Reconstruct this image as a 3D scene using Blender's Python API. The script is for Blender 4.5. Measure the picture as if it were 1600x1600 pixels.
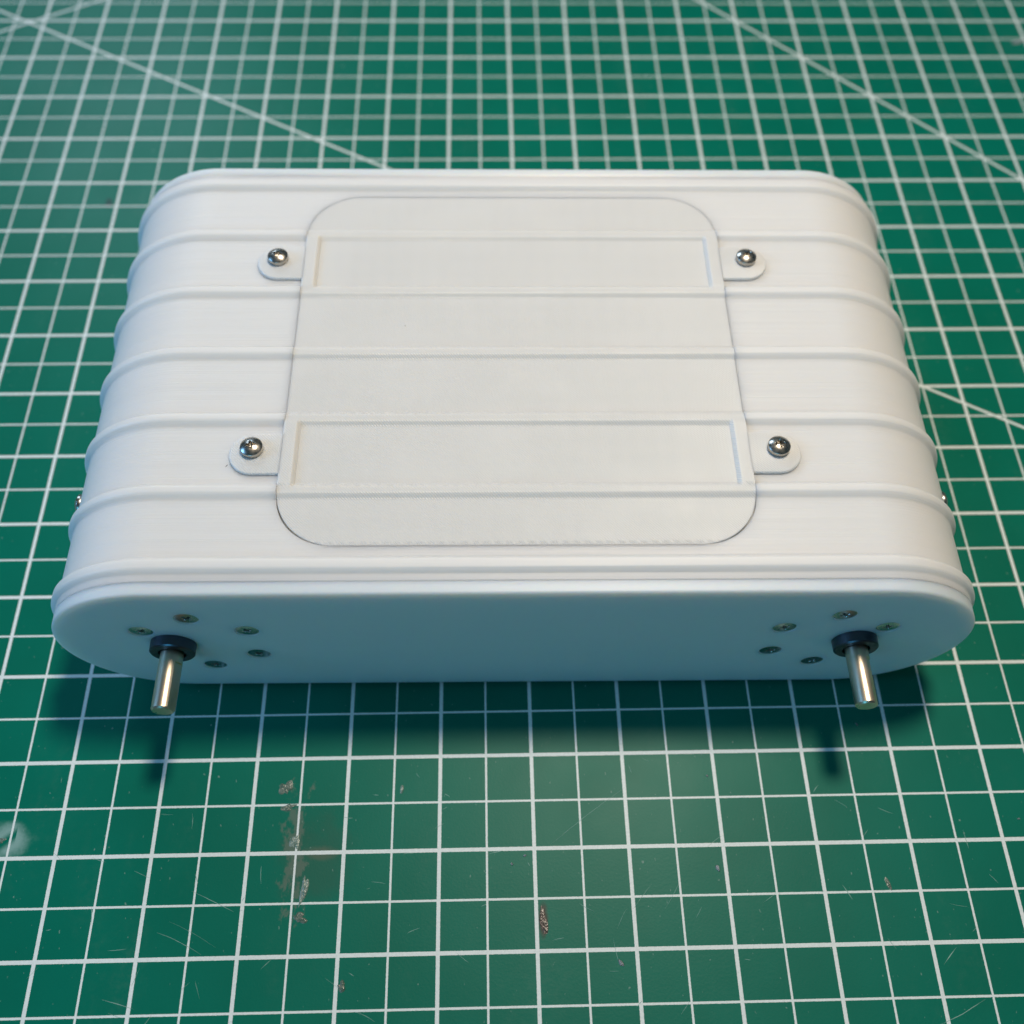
import bpy, bmesh, math, random
from mathutils import Vector, Matrix
random.seed(7)
MM = 0.001
PI = math.pi
scene = bpy.context.scene
for o in list(bpy.data.objects): bpy.data.objects.remove(o)
C = scene.collection

# ------------------------------------------------------------------ camera
pitch, roll, yaw_c = 1.048, -0.031, 0.049
F_PX = 1572.5
cam_d = bpy.data.cameras.new('camera')
cam = bpy.data.objects.new('camera', cam_d); C.objects.link(cam)
xh = Vector((math.cos(yaw_c), -math.sin(yaw_c), 0))
fwd = Vector((math.sin(yaw_c)*math.cos(pitch), math.cos(yaw_c)*math.cos(pitch), -math.sin(pitch)))
up0 = Vector((math.sin(yaw_c)*math.sin(pitch), math.cos(yaw_c)*math.sin(pitch), math.cos(pitch)))
right = math.cos(roll)*xh - math.sin(roll)*up0
up = math.sin(roll)*xh + math.cos(roll)*up0
M = Matrix((right, up, -fwd)).transposed().to_4x4()
M.translation = Vector((13.885, -81.6, 278.28))*MM
cam.matrix_world = M
cam_d.sensor_width = 36; cam_d.lens = 36*F_PX/1600
cam_d.clip_start = 0.01; cam_d.clip_end = 20
cam_d.dof.use_dof = True
cam_d.dof.focus_distance = 0.259
cam_d.dof.aperture_fstop = 9.0
scene.camera = cam
scene.render.engine = 'CYCLES'
scene.cycles.max_bounces = 12
scene.cycles.diffuse_bounces = 5
scene.cycles.sample_clamp_indirect = 8

# ------------------------------------------------------------------ world and lamps
w = bpy.data.worlds.new('World'); scene.world = w; w.use_nodes = True
bg = w.node_tree.nodes['Background']
bg.inputs[0].default_value = (0.44, 0.74, 0.90, 1); bg.inputs[1].default_value = 0.075

def area(name, loc, target, power, color, size, shape='DISK', size_y=None):
    d = bpy.data.lights.new(name, 'AREA'); d.energy = power; d.color = color; d.size = size; d.shape = shape
    if size_y: d.size_y = size_y
    o = bpy.data.objects.new(name, d); C.objects.link(o)
    o.location = Vector(loc)
    o.rotation_euler = (Vector(target)-Vector(loc)).to_track_quat('-Z', 'Y').to_euler()
    return o
area('desk_lamp_light', (0.129, 0.200, 0.690), (0.02, 0.08, 0), 3.52, (1.0, 0.862, 0.69), 0.105)
area('monitor_light', (-0.40, 0.92, 0.60), (0, 0.1, 0), 2.3, (0.62, 0.80, 1.0), 0.30, 'RECTANGLE', 0.24)
area('window_light', (-1.35, 0.0, 0.70), (0, 0.1, 0), 7.0, (0.22, 0.54, 1.0), 0.55, 'RECTANGLE', 0.45)
area('second_window_light', (-0.50, -1.60, 0.65), (0, 0.0, 0), 4.2, (0.11, 0.58, 0.92), 0.7, 'RECTANGLE', 0.5)

scene.view_settings.view_transform = 'Standard'
scene.view_settings.look = 'None'
scene.view_settings.exposure = 0.0
scene.view_settings.gamma = 1.0

# ------------------------------------------------------------------ node helpers
class NT:
    def __init__(s, name):
        s.m = bpy.data.materials.new(name); s.m.use_nodes = True
        s.t = s.m.node_tree; s.b = s.t.nodes['Principled BSDF']; s.out = s.t.nodes['Material Output']
    def n(s, typ, **kw):
        x = s.t.nodes.new(typ)
        for k, v in kw.items(): setattr(x, k, v)
        return x
    def set(s, sock, v):
        if isinstance(v, bpy.types.NodeSocket): s.t.links.new(v, sock)
        else: sock.default_value = v
    def math(s, op, a, b=None, c=None):
        x = s.n('ShaderNodeMath', operation=op)
        s.set(x.inputs[0], a)
        if b is not None: s.set(x.inputs[1], b)
        if c is not None: s.set(x.inputs[2], c)
        return x.outputs[0]
    def ramp(s, v, a, b, c=0.0, d=1.0):
        x = s.n('ShaderNodeMapRange', interpolation_type='SMOOTHSTEP')
        s.set(x.inputs['Value'], v); x.inputs['From Min'].default_value = a; x.inputs['From Max'].default_value = b
        x.inputs['To Min'].default_value = c; x.inputs['To Max'].default_value = d
        return x.outputs[0]
    def mix(s, f, a, b):
        x = s.n('ShaderNodeMix', data_type='RGBA')
        s.set(x.inputs[0], f); s.set(x.inputs[6], a); s.set(x.inputs[7], b)
        return x.outputs[2]
    def coord(s, scale=(1, 1, 1), rot=(0, 0, 0), loc=(0, 0, 0)):
        tc = s.n('ShaderNodeTexCoord'); mp = s.n('ShaderNodeMapping')
        s.t.links.new(tc.outputs['Object'], mp.inputs[0])
        mp.inputs['Scale'].default_value = scale; mp.inputs['Rotation'].default_value = rot; mp.inputs['Location'].default_value = loc
        return mp.outputs[0]
    def noise(s, vec, scale, detail=3, rough=.5):
        x = s.n('ShaderNodeTexNoise'); s.t.links.new(vec, x.inputs['Vector'])
        x.inputs['Scale'].default_value = scale; x.inputs['Detail'].default_value = detail; x.inputs['Roughness'].default_value = rough
        return x.outputs['Fac']
    def bump(s, h, dist, strength=1.0, prev=None):
        x = s.n('ShaderNodeBump'); s.set(x.inputs['Height'], h)
        x.inputs['Distance'].default_value = dist; x.inputs['Strength'].default_value = strength
        if prev is not None: s.t.links.new(prev, x.inputs['Normal'])
        return x.outputs[0]

def principled(name, col, rough, metal=0.0):
    m = NT(name); m.b.inputs['Base Color'].default_value = (*col, 1)
    m.b.inputs['Roughness'].default_value = rough; m.b.inputs['Metallic'].default_value = metal
    return m

# ---- white printed plastic
def plastic(name, kind):
    m = principled(name, (0.80, 0.80, 0.79), 0.42)
    m.b.inputs['Subsurface Weight'].default_value = 1.0
    m.b.inputs['Subsurface Radius'].default_value = (1.0, 0.74, 0.50) if kind == 'plate' else (1.0, 0.92, 0.80)
    m.b.inputs['Subsurface Scale'].default_value = {'plate': 0.0065, 'shell': 0.0052, 'cover': 0.0016}[kind]
    m.b.inputs['IOR'].default_value = 1.46
    m.b.inputs['Specular IOR Level'].default_value = 0.5
    if kind == 'shell':       # layer lines run round the tube
        v = m.coord((8, 3600, 8)); a = m.noise(v, 1.0, 2)
        v2 = m.coord((3, 420, 3)); b = m.noise(v2, 1.0, 2)
        h = m.math('ADD', a, m.math('MULTIPLY', b, 1.6))
        nr = m.bump(h, 0.00016, 0.75)
        g = m.noise(m.coord(), 900, 3)
        nr = m.bump(g, 0.00002, 0.25, nr)
        col = m.mix(m.math('MULTIPLY', m.noise(m.coord((4, 260, 4)), 1.0, 3), 1.0), (0.80, 0.80, 0.795, 1), (0.76, 0.765, 0.77, 1))
        m.set(m.b.inputs['Base Color'], col)
    elif kind == 'plate':     # faint horizontal streaks
        v = m.coord((6, 6, 700)); a = m.noise(v, 1.0, 3)
        g = m.noise(m.coord(), 500, 3)
        nr = m.bump(a, 0.00002, 0.5); nr = m.bump(g, 0.00003, 0.2, nr)
        col = m.mix(m.noise(m.coord((8, 8, 150)), 1.0, 4), (0.88, 0.88, 0.865, 1), (0.85, 0.855, 0.845, 1))
        m.set(m.b.inputs['Base Color'], col)
    else:                     # cover: diagonal infill lines
        m.b.inputs['Roughness'].default_value = 0.36
        v = m.coord((1, 1, 1), (0, 0, math.radians(-45)))
        x = m.n('ShaderNodeTexWave', wave_type='BANDS', bands_direction='X'); m.t.links.new(v, x.inputs['Vector'])
        x.inputs['Scale'].default_value = 600; x.inputs['Distortion'].default_value = 1.2; x.inputs['Detail'].default_value = 2
        x.inputs['Detail Scale'].default_value = .6
        amp = m.ramp(m.noise(m.coord(), 60, 3), 0.30, 0.55, .55, 1.0)
        h = m.math('MULTIPLY', x.outputs['Fac'], m.math('ADD', m.math('MULTIPLY', amp, .8), .2))
        v = m.coord((1, 1, 1), (0, 0, math.radians(-45)))
        h2 = m.noise(m.coord((1100, 45, 1), (0, 0, math.radians(-45))), 1.0, 2)
        h = m.math('ADD', h, m.math('MULTIPLY', h2, .35))
        nr = m.bump(h, 0.00010, 0.6)
        m.b.inputs['Base Color'].default_value = (0.765, 0.765, 0.755, 1)
        col = m.mix(m.noise(m.coord(), 90, 3), (0.775, 0.775, 0.765, 1), (0.75, 0.752, 0.742, 1))
        tc = m.n('ShaderNodeTexCoord'); sp = m.n('ShaderNodeSeparateXYZ'); m.t.links.new(tc.outputs['Object'], sp.inputs[0])
        X = m.math('MULTIPLY', sp.outputs[0], 1000.0); Y = m.math('MULTIPLY', sp.outputs[1], 1000.0)
        # infill showing faintly through the thin skin
        ca = m.math('COSINE', m.math('MULTIPLY', m.math('ADD', X, m.math('MULTIPLY', Y, .8)), 0.62)); cb_ = m.math('COSINE', m.math('MULTIPLY', m.math('SUBTRACT', X, m.math('MULTIPLY', Y, .8)), 0.62))
        inf = m.math('ADD', m.math('MULTIPLY', m.math('MULTIPLY', ca, cb_), .5), .5)
        inf = m.math('MULTIPLY', inf, m.ramp(m.noise(m.coord(), 55, 2), .3, .6))
        col = m.mix(m.math('MULTIPLY', inf, .22), col, (0.70, 0.705, 0.70, 1))
        m.set(m.b.inputs['Base Color'], col)
        # stitched perimeter beads
        def band(c, at, hw):
            d = m.math('ABSOLUTE', m.math('SUBTRACT', c, at))
            x = m.n('ShaderNodeMapRange', interpolation_type='SMOOTHSTEP'); m.set(x.inputs['Value'], d)
            x.inputs['From Min'].default_value = hw*.5; x.inputs['From Max'].default_value = hw
            x.inputs['To Min'].default_value = 1; x.inputs['To Max'].default_value = 0
            return x.outputs[0]
        b = band(Y, 29.9, .5)
        for c, at, hw in ((Y, 51.9, .45), (Y, 13.8, .45)):
            b = m.math('MAXIMUM', b, band(c, at, hw))
        wv = m.math('SINE', m.math('MULTIPLY', m.math('ADD', X, Y), 6.2))
        nr = m.bump(m.math('MULTIPLY', b, wv), 0.00008, .8, nr)
    m.set(m.b.inputs['Normal'], nr)
    return m.m
M_SHELL = plastic('white_plastic_shell', 'shell')
M_PLATE = plastic('white_plastic_plate', 'plate')
M_COVER = plastic('white_plastic_cover', 'cover')

def metal(name, col, rough, bumpscale=None, stretch=(1, 1, 1)):
    m = principled(name, col, rough, 1.0)
    n1 = m.noise(m.coord(stretch), 900, 4)
    m.set(m.b.inputs['Roughness'], m.ramp(n1, 0.2, 0.8, rough*.75, rough*1.35))
    m.set(m.b.inputs['Normal'], m.bump(n1, 0.00001, 0.35))
    return m.m
M_STEEL = metal('stainless_steel', (0.50, 0.47, 0.42), 0.27)
M_ZINC = metal('zinc_plated_steel', (0.50, 0.53, 0.52), 0.20)
M_SHAFT = metal('turned_steel_shaft', (0.72, 0.60, 0.46), 0.35, stretch=(1, .08, 1))
M_BOSS = metal('dark_gearbox_steel', (0.09, 0.10, 0.125), 0.36)
M_DARK = principled('recess_dark_metal', (0.05, 0.05, 0.05), 0.5, 1.0).m

# ---- cutting mat
def mat_material():
    m = NT('cutting_mat_print')
    tc = m.n('ShaderNodeTexCoord'); sp = m.n('ShaderNodeSeparateXYZ'); m.t.links.new(tc.outputs['Object'], sp.inputs[0])
    X = m.math('MULTIPLY', sp.outputs[0], 1000.0); Y = m.math('MULTIPLY', sp.outputs[1], 1000.0)
    wob = m.math('MULTIPLY', m.math('SUBTRACT', m.noise(m.coord(), 2500, 2), .5), 0.16)
    def grid(c, period, half):
        g = m.math('DIVIDE', c, period)
        f = m.math('ABSOLUTE', m.math('SUBTRACT', m.math('FRACT', m.math('ADD', g, 1000.5)), 0.5))
        d = m.math('ADD', m.math('MULTIPLY', f, period), wob)
        return m.ramp(d, half+0.05, half-0.05)
    def inv(d, half):
        x = m.n('ShaderNodeMapRange', interpolation_type='SMOOTHSTEP'); m.set(x.inputs['Value'], d)
        x.inputs['From Min'].default_value = half-.05; x.inputs['From Max'].default_value = half+.05
        x.inputs['To Min'].default_value = 1; x.inputs['To Max'].default_value = 0
        return x.outputs[0]
    def grid(c, period, half):
        g = m.math('DIVIDE', c, period)
        f = m.math('ABSOLUTE', m.math('SUBTRACT', m.math('FRACT', m.math('ADD', g, 1000.5)), 0.5))
        return inv(m.math('ADD', m.math('MULTIPLY', f, period), wob), half)
    masks = [grid(X, 12.7, 0.28), grid(Y, 12.7, 0.28), grid(X, 25.4, 0.50), grid(Y, 25.4, 0.50)]
    def line(px, py, ang, half):
        s, c = math.sin(ang), math.cos(ang)
        d = m.math('ADD', m.math('MULTIPLY', X, -s), m.math('MULTIPLY', Y, c))
        d = m.math('ABSOLUTE', m.math('SUBTRACT', d, -px*s+py*c))
        return inv(m.math('ADD', d, wob), half)
    masks.append(line(165.1, 127, math.radians(-30), 0.48))
    masks.append(line(-195.5, 322.3, math.radians(30), 0.48))
    masks.append(line(174.0, 283.2, math.radians(-45), 0.48))
    lm = masks[0]
    for k in masks[1:]: lm = m.math('MAXIMUM', lm, k)
    # print wear
    wear = m.ramp(m.noise(m.coord(), 700, 5, .7), 0.60, 0.74)
    lm2 = m.math('MULTIPLY', lm, m.math('SUBTRACT', 1.0, m.math('MULTIPLY', wear, 0.35)))
    n1 = m.noise(m.coord(), 22, 4, .6)
    green = m.mix(m.ramp(n1, .3, .7), (0.0, 0.150, 0.098, 1), (0.0, 0.168, 0.112, 1))
    # fine dusty haze of use near the front middle, chalky scuffs
    def spot(cx, cy, rx, ry):
        a = m.math('DIVIDE', m.math('SUBTRACT', X, cx), rx); b = m.math('DIVIDE', m.math('SUBTRACT', Y, cy), ry)
        r = m.math('SQRT', m.math('ADD', m.math('MULTIPLY', a, a), m.math('MULTIPLY', b, b)))
        r = m.math('ADD', r, m.math('MULTIPLY', m.math('SUBTRACT', m.noise(m.coord(), 160, 4, .6), .5), 1.3))
        x = m.n('ShaderNodeMapRange', interpolation_type='SMOOTHSTEP'); m.set(x.inputs['Value'], r)
        x.inputs['From Min'].default_value = .35; x.inputs['From Max'].default_value = 1.15
        x.inputs['To Min'].default_value = 1; x.inputs['To Max'].default_value = 0
        return x.outputs[0]
    grain = m.ramp(m.noise(m.coord(), 420, 6, .7), .35, .75)
    scuff = m.math('MULTIPLY', m.ramp(m.noise(m.coord((1, .35, 1), (0, 0, .5)), 45, 5, .65), .5, .8), grain)
    col = m.mix(m.math('MULTIPLY', scuff, .13), green, (0.22, 0.30, 0.25, 1))
    # worn chalky patch at the left edge with a clean stripe through it
    p1 = spot(-115, -20.5, 6.8, 5.2)
    dd = m.math('ABSOLUTE', m.math('SUBTRACT', m.math('ADD', m.math('MULTIPLY', X, -.62), m.math('MULTIPLY', Y, .78)), 115.5*.62-21.0*.78))
    stripe = inv(m.math('DIVIDE', dd, 20.0), 0.06)
    left = m.math('LESS_THAN', X, -113.0)
    p1 = m.math('MULTIPLY', p1, m.math('SUBTRACT', 1.0, m.math('MULTIPLY', stripe, left)))
    col = m.mix(m.math('MULTIPLY', p1, .55), col, (0.42, 0.60, 0.58, 1))
    # stain round the glue residue
    p2 = spot(-33, -27, 11, 13)
    col = m.mix(m.math('MULTIPLY', p2, .30), col, (0.055, 0.085, 0.06, 1))
    p3 = spot(-32, -25.5, 5, 2.2)
    col = m.mix(m.math('MULTIPLY', p3, .45), col, (0.16, 0.15, 0.11, 1))
    tr = m.math('DIVIDE', m.math('ABSOLUTE', m.math('ADD', X, 38.5)), 4.6)
    tr2 = m.math('DIVIDE', m.math('ABSOLUTE', m.math('ADD', Y, 25.0)), 20.0)
    trr = m.math('ADD', m.math('MAXIMUM', tr, tr2), m.math('MULTIPLY', m.math('SUBTRACT', m.noise(m.coord((1, .55, 1), (0, 0, .12)), 420, 5, .65), .5), 3.4))
    p7 = m.ramp(m.math('SUBTRACT', 1.0, trr), .30, .75)
    col = m.mix(m.math('MULTIPLY', p7, .55), col, (0.17, 0.19, 0.155, 1))
    fle = m.ramp(m.noise(m.coord((1, .6, 1), (0, 0, .8)), 1000, 2, .5), .71, .77)
    col = m.mix(m.math('MULTIPLY', fle, .5), col, (0.30, 0.42, 0.38, 1))
    # small dark pencil dots
    p4 = spot(-130.2, 217.3, 1.8, 3.2)
    col = m.mix(m.math('MULTIPLY', p4, .8), col, (0.02, 0.04, 0.04, 1))
    p5 = spot(69.0, 55.0, 1.5, 1.5)
    p6 = spot(27.1, -43.5, 1.35, 4.6)
    col = m.mix(m.math('MULTIPLY', p6, .85), col, (0.07, 0.045, 0.04, 1))
    white = m.mix(m.ramp(m.noise(m.coord(), 1600, 4, .7), .35, .7), (0.84, 0.90, 0.89, 1), (0.74, 0.80, 0.79, 1))
    col = m.mix(lm2, col, white)
    m.set(m.b.inputs['Base Color'], col)
    rough = m.math('ADD', 0.345, m.math('MULTIPLY', m.noise(m.coord(), 35, 4), 0.10))
    m.set(m.b.inputs['Roughness'], rough)
    m.b.inputs['Specular IOR Level'].default_value = 0.145
    h = m.math('ADD', m.math('MULTIPLY', m.noise(m.coord(), 1500, 3, .6), 1.0), m.math('MULTIPLY', lm, .12))
    nr = m.bump(h, 0.00006, 0.45)
    nr = m.bump(m.noise(m.coord(), 30, 2), 0.0006, 0.25, nr)
    m.set(m.b.inputs['Normal'], nr)
    return m.m
M_MAT = mat_material()
mt = principled('wood_table_top', (0.30, 0.20, 0.12), 0.5)
mt.set(mt.b.inputs['Base Color'], mt.mix(mt.noise(mt.coord((2, 30, 2)), 3, 5), (0.34, 0.23, 0.14, 1), (0.22, 0.14, 0.08, 1)))
M_TABLE = mt.m
def glue_mat(name, col, alpha_mix):
    m = principled(name, col, 0.22)
    m.set(m.b.inputs['Base Color'], m.mix(m.ramp(m.noise(m.coord(), 900, 4, .7), .4, .62), (*col, 1), (col[0]*.45, col[1]*.62, col[2]*.58, 1)))
    m.b.inputs['Transmission Weight'].default_value = alpha_mix
    m.set(m.b.inputs['Normal'], m.bump(m.noise(m.coord(), 1100, 4), 0.0003, 0.9))
    return m.m
M_GLUE = glue_mat('dried_glue', (0.25, 0.32, 0.27), 0.35)
M_CLEAR = glue_mat('clear_glue', (0.50, 0.62, 0.56), 0.5)
M_BROWN = glue_mat('brown_residue', (0.12, 0.085, 0.075), 0.0)
M_SCRATCH = principled('scratch_burr', (0.26, 0.44, 0.38), 0.5).m
M_DUST = principled('dark_fleck', (0.03, 0.03, 0.035), 0.8).m

# ------------------------------------------------------------------ mesh helpers (coordinates in mm)
def link(name, bm, mat, parent=None, smooth=35, **props):
    bmesh.ops.scale(bm, vec=(MM, MM, MM), verts=bm.verts)
    me = bpy.data.meshes.new(name); bm.to_mesh(me); bm.free()
    me.materials.append(mat)
    me.shade_smooth()
    if smooth is not None: me.set_sharp_from_angle(angle=math.radians(smooth))
    o = bpy.data.objects.new(name, me); C.objects.link(o)
    if parent: o.parent = parent
    for k, v in props.items(): o[k] = v
    return o
def faces(bm, rings, close=True):
    """bridge consecutive rings of verts"""
    for a, b in zip(rings, rings[1:]):
        n = len(a)
        for i in range(n if close else n-1):
            j = (i+1) % n
            vs = []
            for v in (a[i], a[j], b[j], b[i]):
                if v not in vs: vs.append(v)
            if len(vs) > 2:
                try: bm.faces.new(vs)
                except ValueError: pass
def fix(bm, dist=1e-5):
    bmesh.ops.remove_doubles(bm, verts=bm.verts, dist=dist)
    bmesh.ops.recalc_face_normals(bm, faces=bm.faces)

# ------------------------------------------------------------------ table and cutting mat
bm = bmesh.new()
bmesh.ops.create_cube(bm, size=1)
for v in bm.verts: v.co = Vector((v.co.x*2400, v.co.y*1500+250, v.co.z*30-3.2-15))
link('table_top', bm, M_TABLE, kind='structure')
def rounded_rect(hx, hy, r, n=10):
    pts = []
    for cx, cy, a0 in ((hx-r, hy-r, 0), (-hx+r, hy-r, 90), (-hx+r, -hy+r, 180), (hx-r, -hy+r, 270)):
        for k in range(n+1):
            a = math.radians(a0+90*k/n); pts.append((cx+r*math.cos(a), cy+r*math.sin(a)))
    return pts
bm = bmesh.new()
rings = []
for ins, z in ((0.4, -3.0), (0, -2.6), (0, -0.4), (0.4, 0.0)):
    rings.append([bm.verts.new((x+13, y+178, z)) for x, y in rounded_rect(450-ins, 300-ins, 8-ins)])
faces(bm, rings); bm.faces.new(rings[-1]); bm.faces.new(rings[0][::-1]); fix(bm)
mat_o = link('cutting_mat', bm, M_MAT,
     label='green cutting mat printed with a white half-inch grid and diagonal guide lines', category='cutting mat')

# scratches with raised burrs (part of the mat)
bm = bmesh.new()
scr = [((51.0,-9.6),(29.7,-24.6)),((50.7,-41.2),(56.3,-34.9)),((44.9,-48.0),(46.1,-54.1)),((64.1,-33.5),(59.1,-41.3)),
       ((-69.1,-41.9),(-56.5,-48.2)),((-72,-44.4),(-59.9,-49.7)),((-83,-59.7),(-74.8,-61.7)),((-64.4,-34.5),(-53,-39.9)),
       ((76.5,-23),(71.8,-26.2)),((60.6,-66),(63,-63.2)),((-80.2,-29.1),(-75.7,-31.1)),((148.1,-36.7),(146.2,-34.3)),((124.9,-69.6),(137.6,-64.1)),
       ((49,-41),(46,-46)),((129,-56),(133,-52))]
for _ in range(60):
    x, y = random.uniform(-110, 150), random.uniform(-75, -2); a = random.uniform(0, PI); l = random.uniform(1, 5)
    scr.append(((x, y), (x+l*math.cos(a), y+l*math.sin(a))))
for (x0, y0), (x1, y1) in scr:
    L = math.hypot(x1-x0, y1-y0); n = max(4, int(L/1.0)); nx, ny = -(y1-y0)/L, (x1-x0)/L
    off = 0; hw = random.uniform(.04, .09); rg = []
    bow = random.uniform(-.04, .04)*L
    for k in range(n+1):
        t = k/n; off += random.uniform(-.05, .05); b = bow*4*t*(1-t)+off
        wv = hw*(0.25+0.75*math.sin(PI*t))*random.uniform(.6, 1.2)
        cx, cy = x0+(x1-x0)*t+nx*b, y0+(y1-y0)*t+ny*b
        rg.append([bm.verts.new((cx+nx*wv, cy+ny*wv, 0.004)), bm.verts.new((cx, cy, 0.03)), bm.verts.new((cx-nx*wv, cy-ny*wv, 0.004))])
    for a, b in zip(rg, rg[1:]):
        bm.faces.new((a[0], b[0], b[1], a[1])); bm.faces.new((a[1], b[1], b[2], a[2]))
fix(bm, 1e-7)
link('scratch', bm, M_SCRATCH, mat_o, kind='stuff')

# ------------------------------------------------------------------ residue lying on the mat
def blob(name, x, y, rx, ry, ang, h, mat, label, cat='dried glue', jag=.35, group=None, seed=0):
    r_ = random.Random(seed); bm = bmesh.new(); n = 28
    ph = [r_.uniform(0, 6.28) for _ in range(7)]; am = [r_.uniform(.3, 1)*jag/(i+1.2) for i in range(7)]
    rings = []
    for f, zz in ((1, 0.004), (.93, .45), (.7, .9), (.4, .8), (.15, 1.0)):
        ring = []
        for k in range(n):
            a = 2*PI*k/n
            rad = 1+sum(am[i]*math.sin((i+2)*a+ph[i]) for i in range(7))
            rad = max(rad, .25)
            u, v = rx*rad*f*math.cos(a), ry*rad*f*math.sin(a)
            z = zz*h*(1+.35*math.sin(3*a+ph[0])*(1-f)) if f < 1 else 0.004
            ring.append(bm.verts.new((u*math.cos(ang)-v*math.sin(ang), u*math.sin(ang)+v*math.cos(ang), z)))
        rings.append(ring)
    faces(bm, rings); bm.faces.new(rings[-1]); bm.faces.new(rings[0][::-1]); fix(bm, 1e-6)
    p = dict(label=label, category=cat)
    if group: p['group'] = group
    o = link(name, bm, mat, None, 60, **p); o.location = (x*MM, y*MM, 0)
    return o
D = math.radians
blob('dried_glue', -42.3, -8.0, 1.5, 2.0, 0, .12, M_GLUE, 'topmost grey dried glue smear on the mat below left shaft shadow', seed=1, jag=.5)
blob('dried_glue', -41.4, -13.4, 1.9, .8, .1, .10, M_GLUE, 'thin dried glue flake astride the grid line under the topmost smear', seed=2, jag=.6)
blob('dried_glue', -38.6, -22.4, .9, 2.3, -.2, .12, M_CLEAR, 'glassy dried glue streak in the middle of the glue trail', seed=3, jag=.6)
blob('dried_glue', -35.3, -35.0, .65, 4.6, -.18, .22, M_CLEAR, 'long shiny shard of clear glue leaning down to the left', seed=4, jag=.5)
blob('dried_glue', -35.7, -41.6, 1.5, 1.3, .3, .14, M_GLUE, 'lowest lump of the grey glue trail left of centre', seed=5, jag=.5)
blob('dried_glue', -24.0, -58.0, 1.2, .95, .3, .25, M_GLUE, 'small lone grey glue bead touching a grid line near the bottom edge', seed=6, jag=.5)
blob('dried_glue', -10.5, -9.0, .45, 1.3, -.15, .16, M_CLEAR, 'small oval drop of clear glue in the square under the front face', seed=7, jag=.15)
blob('plastic_chip', 74.0, -31.4, .42, 1.0, .35, .35, M_SHELL, 'tiny white plastic chip lying right of centre on the mat', 'plastic chip', seed=8)
blob('plastic_chip', 22.8, -27.2, .45, .3, .5, .25, M_SHELL, 'white crumb beside the thick grid line, right one of a close pair', 'plastic chip', seed=9)
blob('plastic_chip', 19.3, -29.3, .35, .4, .2, .25, M_SHELL, 'white crumb beside the thick grid line, left one of a close pair', 'plastic chip', seed=10)
blob('plastic_chip', 46.5, -54.0, .5, .9, .4, .3, M_SHELL, 'white sliver at the foot of a curly scratch near bottom centre', 'plastic chip', seed=11)
blob('plastic_chip', 74.1, -6.8, .3, .35, 0, .2, M_SHELL, 'white crumb just in front of the case, left of the right shaft shadow', 'plastic chip', seed=12)
blob('plastic_chip', 118.8, 7.2, .45, .28, -.8, .2, M_SHELL, 'white fleck in the case shadow right under the right shaft tip', 'plastic chip', seed=13)
blob('plastic_chip', 158.2, -20.1, .35, .25, -.3, .2, M_SHELL, 'white fleck by the right edge of the mat in view', 'plastic chip', seed=14)
blob('plastic_chip', 250.5, 315.3, 3.0, 1.0, .2, .3, M_SHELL, 'blurred white scrap in the far right corner of the view', 'plastic chip', seed=15)
blob('brown_residue', 27.2, -43.6, .75, 3.9, -.05, .08, M_BROWN, 'dark brown streak of residue beside a thick grid line', 'residue', seed=16, jag=.7)
blob('dried_glue', 118.8, -36.2, .55, 1.7, .25, .03, M_GLUE, 'faint grey oval glue mark on the right above a thin grid line', seed=17, jag=.2)
blob('dried_glue', -117.0, -21.0, 1.2, .8, .5, .1, M_GLUE, 'crumbly grey residue on the chalky patch at the left edge', seed=18, jag=.7)

# ------------------------------------------------------------------ the white motor case
root = bpy.data.objects.new('motor_case', None); C.objects.link(root)
root.empty_display_size = .05
root.location = (21.2*MM, 20.9*MM, 0); root.rotation_euler = (0, 0, -0.009)
root['label'] = 'white ribbed plastic twin motor case with two steel shafts lying on the green mat'
root['category'] = 'motor case'

HX = 89.5; ZC = 31.55; R0 = 29.95; DEPTH = 144.85; RH = 1.38
ENDR = (7.6, 137.25)
RIBS = [28.5, 50.5, 72.45, 94.4, 116.4]
def sm(t): t = max(0, min(1, t)); return t*t*(3-2*t)
def prof(y):
    h = 0.0
    for c in RIBS:
        d = abs(y-c)
        h = max(h, RH*sm((2.5-d)/1.95))
    for c in ENDR:
        d = abs(y-c)
        h = max(h, (RH+.05)*sm((2.65-d)/1.75))
    if y < 7.6: h = max(h, .16)
    if y > 137.25: h = max(h, .16)
    # fine surface unevenness of the print
    return h
def stations(a, b):
    ys = set([a, b])
    for c in RIBS:
        for k in range(-11, 12): ys.add(round(c+k*.25, 3))
        ys.add(c-2.46); ys.add(c+2.46)
    for c in ENDR:
        for k in range(-16, 17): ys.add(round(c+k*.2, 3))
    return sorted(y for y in ys if a <= y <= b)
PW, PY0, PY1, PR = 60.2, 13.0, 132.2, 15.5
GAP = 0.035
CORNER = 1.1   # the pocket's front corners are cut a little tighter than the cover's
def width(y, g=0.0):
    """half width of the cover (grown by g) at y"""
    w0, a, b, r = PW+g, PY0-g, PY1+g, PR+g
    if g and y < 60: r -= CORNER
    if y < a or y > b: return None
    if y < a+r: d = a+r-y; return w0-r+math.sqrt(max(0, r*r-d*d))
    if y > b-r: d = y-(b-r); return w0-r+math.sqrt(max(0, r*r-d*d))
    return w0
arcs = set()
for k in range(0, 25):
    a = PI/2*k/24
    for g in (0, GAP):
        pass
def arc_y(g):
    s = set()
    for k in range(25):
        d = (PR+g)*(1-math.cos(PI/2*k/24)) if False else (PR+g)*math.sin(PI/2*k/24)
        s.add(PY0-g+(PR+g)-d); s.add(PY1+g-(PR+g)+d)
        if g: s.add(PY0-g+(PR+g-CORNER)*(1-math.sin(PI/2*k/24)))
    return s
NA = 56
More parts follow.
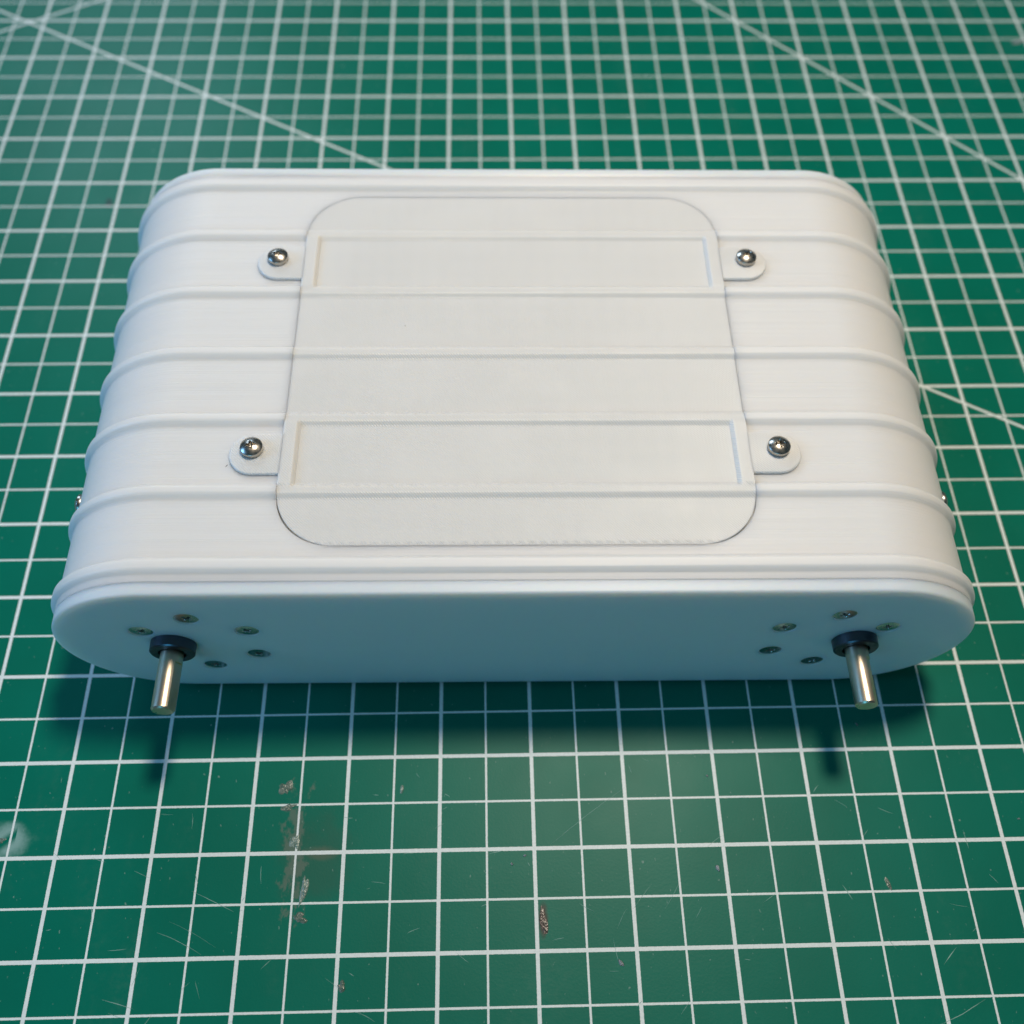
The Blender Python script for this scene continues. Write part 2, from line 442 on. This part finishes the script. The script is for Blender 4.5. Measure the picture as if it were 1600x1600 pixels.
def ring_pts(y, h, wmid):
    r = R0+h
    pts = [(-HX, ZC+r), (-wmid, ZC+r), (wmid, ZC+r), (HX, ZC+r)]
    for k in range(1, NA): a = PI/2-PI*k/NA; pts.append((HX+r*math.cos(a), ZC+r*math.sin(a)))
    pts += [(HX, ZC-r), (-HX, ZC-r)]
    for k in range(1, NA): a = -PI/2-PI*k/NA; pts.append((-HX+r*math.cos(a), ZC+r*math.sin(a)))
    return [(x, y, z) for x, z in pts]

# ribbed shell with the pocket for the cover
SY0, SY1 = 3.45, DEPTH-3.45
bm = bmesh.new()
ys = sorted(set(stations(SY0, SY1)) | arc_y(GAP) | {SY0+.1, SY1-.1})
rings, prev = [], None
W0 = PW-PR
for y in ys:
    wy = width(y, GAP)
    inp = wy is not None
    h = prof(y)
    if y in (SY0, SY1): h -= .12
    rings.append((y, inp, [bm.verts.new(p) for p in ring_pts(y, h, wy if inp else (W0+CORNER if y < 60 else W0))]))
for (ya, ia, a), (yb, ib, b) in zip(rings, rings[1:]):
    n = len(a)
    for i in range(n):
        if i == 1 and ia and ib: continue
        j = (i+1) % n
        bm.faces.new((a[i], a[j], b[j], b[i]))
bm.faces.new(rings[0][2][::-1]); bm.faces.new(rings[-1][2])
pk = [r[2] for r in rings if r[1]]
FL = 1.6
low = []
for r in pk:
    l = bm.verts.new((r[1].co.x, r[1].co.y, ZC+R0-FL)); rr = bm.verts.new((r[2].co.x, r[2].co.y, ZC+R0-FL)); low.append((l, rr))
for k in range(len(pk)-1):
    bm.faces.new((pk[k][1], pk[k+1][1], low[k+1][0], low[k][0]))
    bm.faces.new((pk[k][2], low[k][1], low[k+1][1], pk[k+1][2]))
    bm.faces.new((low[k][0], low[k+1][0], low[k+1][1], low[k][1]))
bm.faces.new((pk[0][1], low[0][0], low[0][1], pk[0][2])); bm.faces.new((pk[-1][1], pk[-1][2], low[-1][1], low[-1][0]))
fix(bm)
shell = link('shell', bm, M_SHELL, root, 50)

# end plates
def plate(y0, y1, hh, front):
    bm = bmesh.new(); rg = []
    br = 0.6
    seq = []
    for k in range(0, 7):
        a = PI/2*k/6; seq.append((y0+br*(1-math.sin(a)) if True else 0, hh-br*(1-math.cos(a))))
    seq = [(y0+br*(1-math.sin(PI/2*k/6)), hh-br*(1-math.cos(PI/2*k/6))) for k in range(6, -1, -1)]   # front rim, rounded
    seq += [(y1-.1, hh), (y1, hh-.1)]
    for y, h in seq:
        yy = y if front else DEPTH-y
        rg.append([bm.verts.new(p) for p in ring_pts(yy, h, W0)])
    faces(bm, rg); bm.faces.new(rg[0][::-1]); bm.faces.new(rg[-1]); fix(bm)
    return bm
front = link('end_plate', plate(0, 3.4, 0.05, True), M_PLATE, root, 50)
back = link('end_plate', plate(0, 3.4, 0.05, False), M_PLATE, root, 50)

# ------------------------------------------------------------------ access cover
FR = [(RIBS[0], RIBS[1]), (RIBS[3], RIBS[4])]
RIMX0, RIMX1 = 56.0, 56.9
def cover_z(x, y, rim):
    h = prof(y)*.66
    if rim:
        for a, b in FR:
            if a <= y <= b: h = max(h, RH*(.66+.19*sm(min(y-a, b-y)/2.0)))
    return ZC+R0+h
bm = bmesh.new()
ysc = sorted(set(stations(PY0, PY1)) | arc_y(0) | {PY0+.001, PY1-.001})
ysc = [y for y in ysc if PY0 <= y <= PY1]
CH = .05
rg = []
for i, y in enumerate(ysc):
    wy = width(y)
    edge = y in (ysc[0], ysc[-1])
    cols = [(-wy, 1), (-wy+CH, 1), (-RIMX1, 1), (-RIMX0, 0), (RIMX0, 0), (RIMX1, 1), (wy-CH, 1), (wy, 1)]
    row = []
    for q, (x, rim) in enumerate(cols):
        x = max(-wy, min(wy, x))
        if abs(x) >= wy-CH*1.001 and 0 < q < 7: x = math.copysign(wy-CH, x)
        z = cover_z(x, y, rim)
        if q in (0, 7) or edge: z -= CH
        row.append(bm.verts.new((x, y, z)))
    l = bm.verts.new((-wy, y, ZC+R0-1.5)); r_ = bm.verts.new((wy, y, ZC+R0-1.5))
    rg.append([l]+row+[r_])
faces(bm, rg)
bm.faces.new(rg[0][::-1]); bm.faces.new(rg[-1]); fix(bm)
cover = link('access_cover', bm, M_COVER, root, 28)

TABY = [39.2, 104.8]
def tab_bm(s):
    bm = bmesh.new(); r = 6.05; cx = 67.2
    pts = [(57.3, -r)]
    for k in range(25): a = -PI/2+PI*k/24; pts.append((cx+r*math.cos(a), r*math.sin(a)))
    pts.append((57.3, r))
    rgs = []
    for ins, z in ((0, 0.03), (0, RH*.85-.25), (.12, RH*.85-.08), (.3, RH*.85-.015)):
        ring = []
        for x, y in pts:
            d = Vector((x-min(x, cx), y)); 
            if x > cx: v = Vector((x-cx, y)); v *= (r-ins)/r; px, py = cx+v.x, v.y
            else: px, py = x, y*(r-ins)/r
            ring.append(bm.verts.new((s*px, py, ZC+R0+z)))
        rgs.append(ring)
    faces(bm, rgs); bm.faces.new(rgs[-1]); bm.faces.new(rgs[0][::-1]); fix(bm)
    return bm
for s in (-1, 1):
    for ty in TABY:
        t = link('mounting_tab', tab_bm(s), M_COVER, cover, 40); t.location = (0, ty*MM, 0)

# ------------------------------------------------------------------ screws
def cross(u, v, arm=.33, L=1.25):
    """1 inside a phillips recess"""
    a, b = abs(u), abs(v)
    r = math.hypot(u, v)
    if r > L: return 0
    wv = arm*(1.05-.35*r/L)
    d = min(a, b)
    k = 1 if d < wv else max(0, 1-(d-wv)/.10)
    if r < .55: k = max(k, min(1, (.55-r)/.15+.2))
    return k*max(0.15, min(1, (L-r)/.25))
def screw_bm(R, top, dome, skirt):
    """top(r)->z ; polar grid with a real cross recess"""
    bm = bmesh.new(); NT_, NR = 72, 26; rg = []
    for i in range(1, NR+1):
        r = R*i/NR; ring = []
        for k in range(NT_):
            a = 2*PI*k/NT_; u, v = r*math.cos(a), r*math.sin(a)
            depth = (1.5-.5*r)*cross(u, v)
            ring.append(bm.verts.new((u, v, top(r)-depth)))
        rg.append(ring)
    c = bm.verts.new((0, 0, top(0)-1.55))
    for k in range(NT_): bm.faces.new((c, rg[0][k], rg[0][(k+1) % NT_]))
    for (rr, zz) in skirt: rg.append([bm.verts.new((rr*math.cos(2*PI*k/NT_), rr*math.sin(2*PI*k/NT_), zz)) for k in range(NT_)])
    faces(bm, rg); bm.faces.new(rg[-1][::-1]); fix(bm, 1e-5)
    return bm
RP = 2.85
pan = screw_bm(RP, lambda r: 1.5+math.sqrt(4.5**2-r*r)-math.sqrt(4.5**2-RP**2), True, [(RP+.04, 1.4), (RP+.02, .25), (RP-.15, 0), (1.4, 0), (1.4, -2.5)])
proto = link('pan_head_screw', pan, M_STEEL, cover, 42)
first = True
top_z = ZC+R0+RH*.85-.01
for s, ty, rz, tx in ((-1, TABY[0], D(12), 0), (1, TABY[0], D(8), 0), (-1, TABY[1], D(-7), 0), (1, TABY[1], D(29), 0)):
    if first: o = proto; first = False
    else: o = proto.copy(); C.objects.link(o)
    o.parent = cover; o.location = (s*67.5*MM, (ty+1.1)*MM, top_z*MM); o.rotation_euler = (0, 0, rz)
# screws in the round ends of the shell, seen only from the side
for s in (-1, 1):
    o = proto.copy(); C.objects.link(o); o.parent = shell
    a = D(9)
    o.location = (s*(HX+(R0-.05)*math.cos(a))*MM, 39.6*MM, (ZC+R0*math.sin(a))*MM)
    o.rotation_euler = (0, s*(PI/2-a), 0)
RC = 2.95
csk = screw_bm(RC, lambda r: .08*(1-(r/RC)**2)+.02, False, [(RC+.02, -.05), (RC+.02, -.25), (1.5, -1.5), (1.5, -4)])
cproto = link('countersunk_screw', csk, M_ZINC, front, 42)
first = True
cb = bmesh.new()
for mx, angs in ((-82.4, (150, 90, 30, -30, -90)), (82.4, (150, 90, 30, -150, -90))):
    for a in angs:
        cx, cz = mx+15.5*math.cos(D(a)), 31.9+15.4*math.sin(D(a)); n = 48
        rg = [[cb.verts.new((cx+r*math.cos(2*PI*k/n), y, cz+r*math.sin(2*PI*k/n))) for k in range(n)] for r, y in ((3.45, -.6), (3.12, .12), (3.06, .8), (1.6, 2.2), (1.6, 4.0))]
        faces(cb, rg); cb.faces.new(rg[0]); cb.faces.new(rg[-1][::-1])
fix(cb)
cut = link('cutter', cb, M_PLATE, root)
bpy.context.view_layer.update()
md = front.modifiers.new('holes', 'BOOLEAN'); md.object = cut; md.operation = 'DIFFERENCE'; md.solver = 'EXACT'
dg = bpy.context.evaluated_depsgraph_get()
nm = bpy.data.meshes.new_from_object(front.evaluated_get(dg))
front.modifiers.clear(); front.data = nm
nm.shade_smooth(); nm.set_sharp_from_angle(angle=D(40))
bpy.data.objects.remove(cut)
def ring_bm():
    bm = bmesh.new(); n = 40
    rg = [[bm.verts.new((r*math.cos(2*PI*k/n), z, r*math.sin(2*PI*k/n))) for k in range(n)] for r, z in ((3.0, -.02), (3.25, -.02))]
    faces(bm, rg); return bm
MZ = 31.9
for mx, angs in ((-82.4, (150, 90, 30, -30, -90)), (82.4, (150, 90, 30, -150, -90))):
    for a in angs:
        if first: o = cproto; first = False
        else: o = cproto.copy(); C.objects.link(o)
        o.parent = front
        o.location = ((mx+15.5*math.cos(D(a)))*MM, +.30*MM, (MZ+15.4*math.sin(D(a)))*MM)
        o.rotation_euler = (PI/2, random.uniform(0, PI), 0)
        o.rotation_euler = Matrix.Rotation(PI/2, 3, 'X').to_euler()
        o.rotation_euler.y = 0
        o.rotation_euler = (Matrix.Rotation(PI/2, 3, 'X') @ Matrix.Rotation(random.uniform(.2, 1.3), 3, 'Z')).to_euler()

# ------------------------------------------------------------------ motor gearbox bosses and shafts
def lathe_y(prof_, n=64):
    bm = bmesh.new()
    rg = [[bm.verts.new((r*math.cos(2*PI*k/n), y, r*math.sin(2*PI*k/n))) for k in range(n)] for r, y in prof_]
    faces(bm, rg); bm.faces.new(rg[0]); bm.faces.new(rg[-1][::-1]); fix(bm); return bm
BL = 2.9
def shaft_bm(tilt):
    bm = bmesh.new(); n = 72; rg = []
    for y, r, flat in ((-BL+1.5, 2.95, 9), (-BL-2.6, 2.95, 9), (-BL-2.9, 2.97, 9), (-BL-3.0, 2.98, 2.45), (-BL-15.0, 2.98, 2.45), (-BL-15.5, 2.6, 2.3)):
        ring = []
        for k in range(n):
            a = 2*PI*k/n; x, z = r*math.cos(a), min(r*math.sin(a), flat)
            ring.append(bm.verts.new((x*math.cos(tilt)+z*math.sin(tilt), y, -x*math.sin(tilt)+z*math.cos(tilt))))
        rg.append(ring)
    faces(bm, rg); bm.faces.new(rg[0]); bm.faces.new(rg[-1][::-1]); fix(bm); return bm
for bx, tilt in ((-89.6, D(72)), (89.4, D(58))):
    b = link('gearbox_boss', lathe_y([(5.85, 1.0), (5.85, -.3), (5.8, -BL+.35), (5.45, -BL), (3.6, -BL), (3.45, -BL+.9), (3.2, -BL+.9)]), M_BOSS, front, 30)
    b.location = (bx*MM, 0, MZ*MM)
    s = link('drive_shaft', shaft_bm(tilt), M_SHAFT, front, 30); s.location = (bx*MM, 0, MZ*MM)

# tiny dark flecks stuck on the case
def fleck(name, x, y, z, l, ang, label):
    bm = bmesh.new(); n = 6; rg = []
    for k in range(n):
        t = k/(n-1)-.5; wv = .09*(1-abs(t)*1.2)
        cx, cy = l*t*math.cos(ang), l*t*math.sin(ang)
        rg.append([bm.verts.new((cx+wv*math.cos(a)*-math.sin(ang), cy+wv*math.cos(a)*math.cos(ang), .06+wv*math.sin(a)*.6)) for a in (0, PI/2, PI, 3*PI/2)])
    faces(bm, rg); bm.faces.new(rg[0]); bm.faces.new(rg[-1][::-1]); fix(bm, 1e-6)
    o = link(name, bm, M_DUST, None, 60, label=label, category='fleck'); o.location = (x*MM, y*MM, z*MM); return o
fleck('dark_fleck', -52.2, 57.6, 61.53, .9, .9, 'black hair-thin fleck just below the round end of the front left tab')
fleck('dark_fleck', -8.3, 103.2, 61.53, .35, .3, 'tiny dark dot on the flat middle of the cover, left of centre')
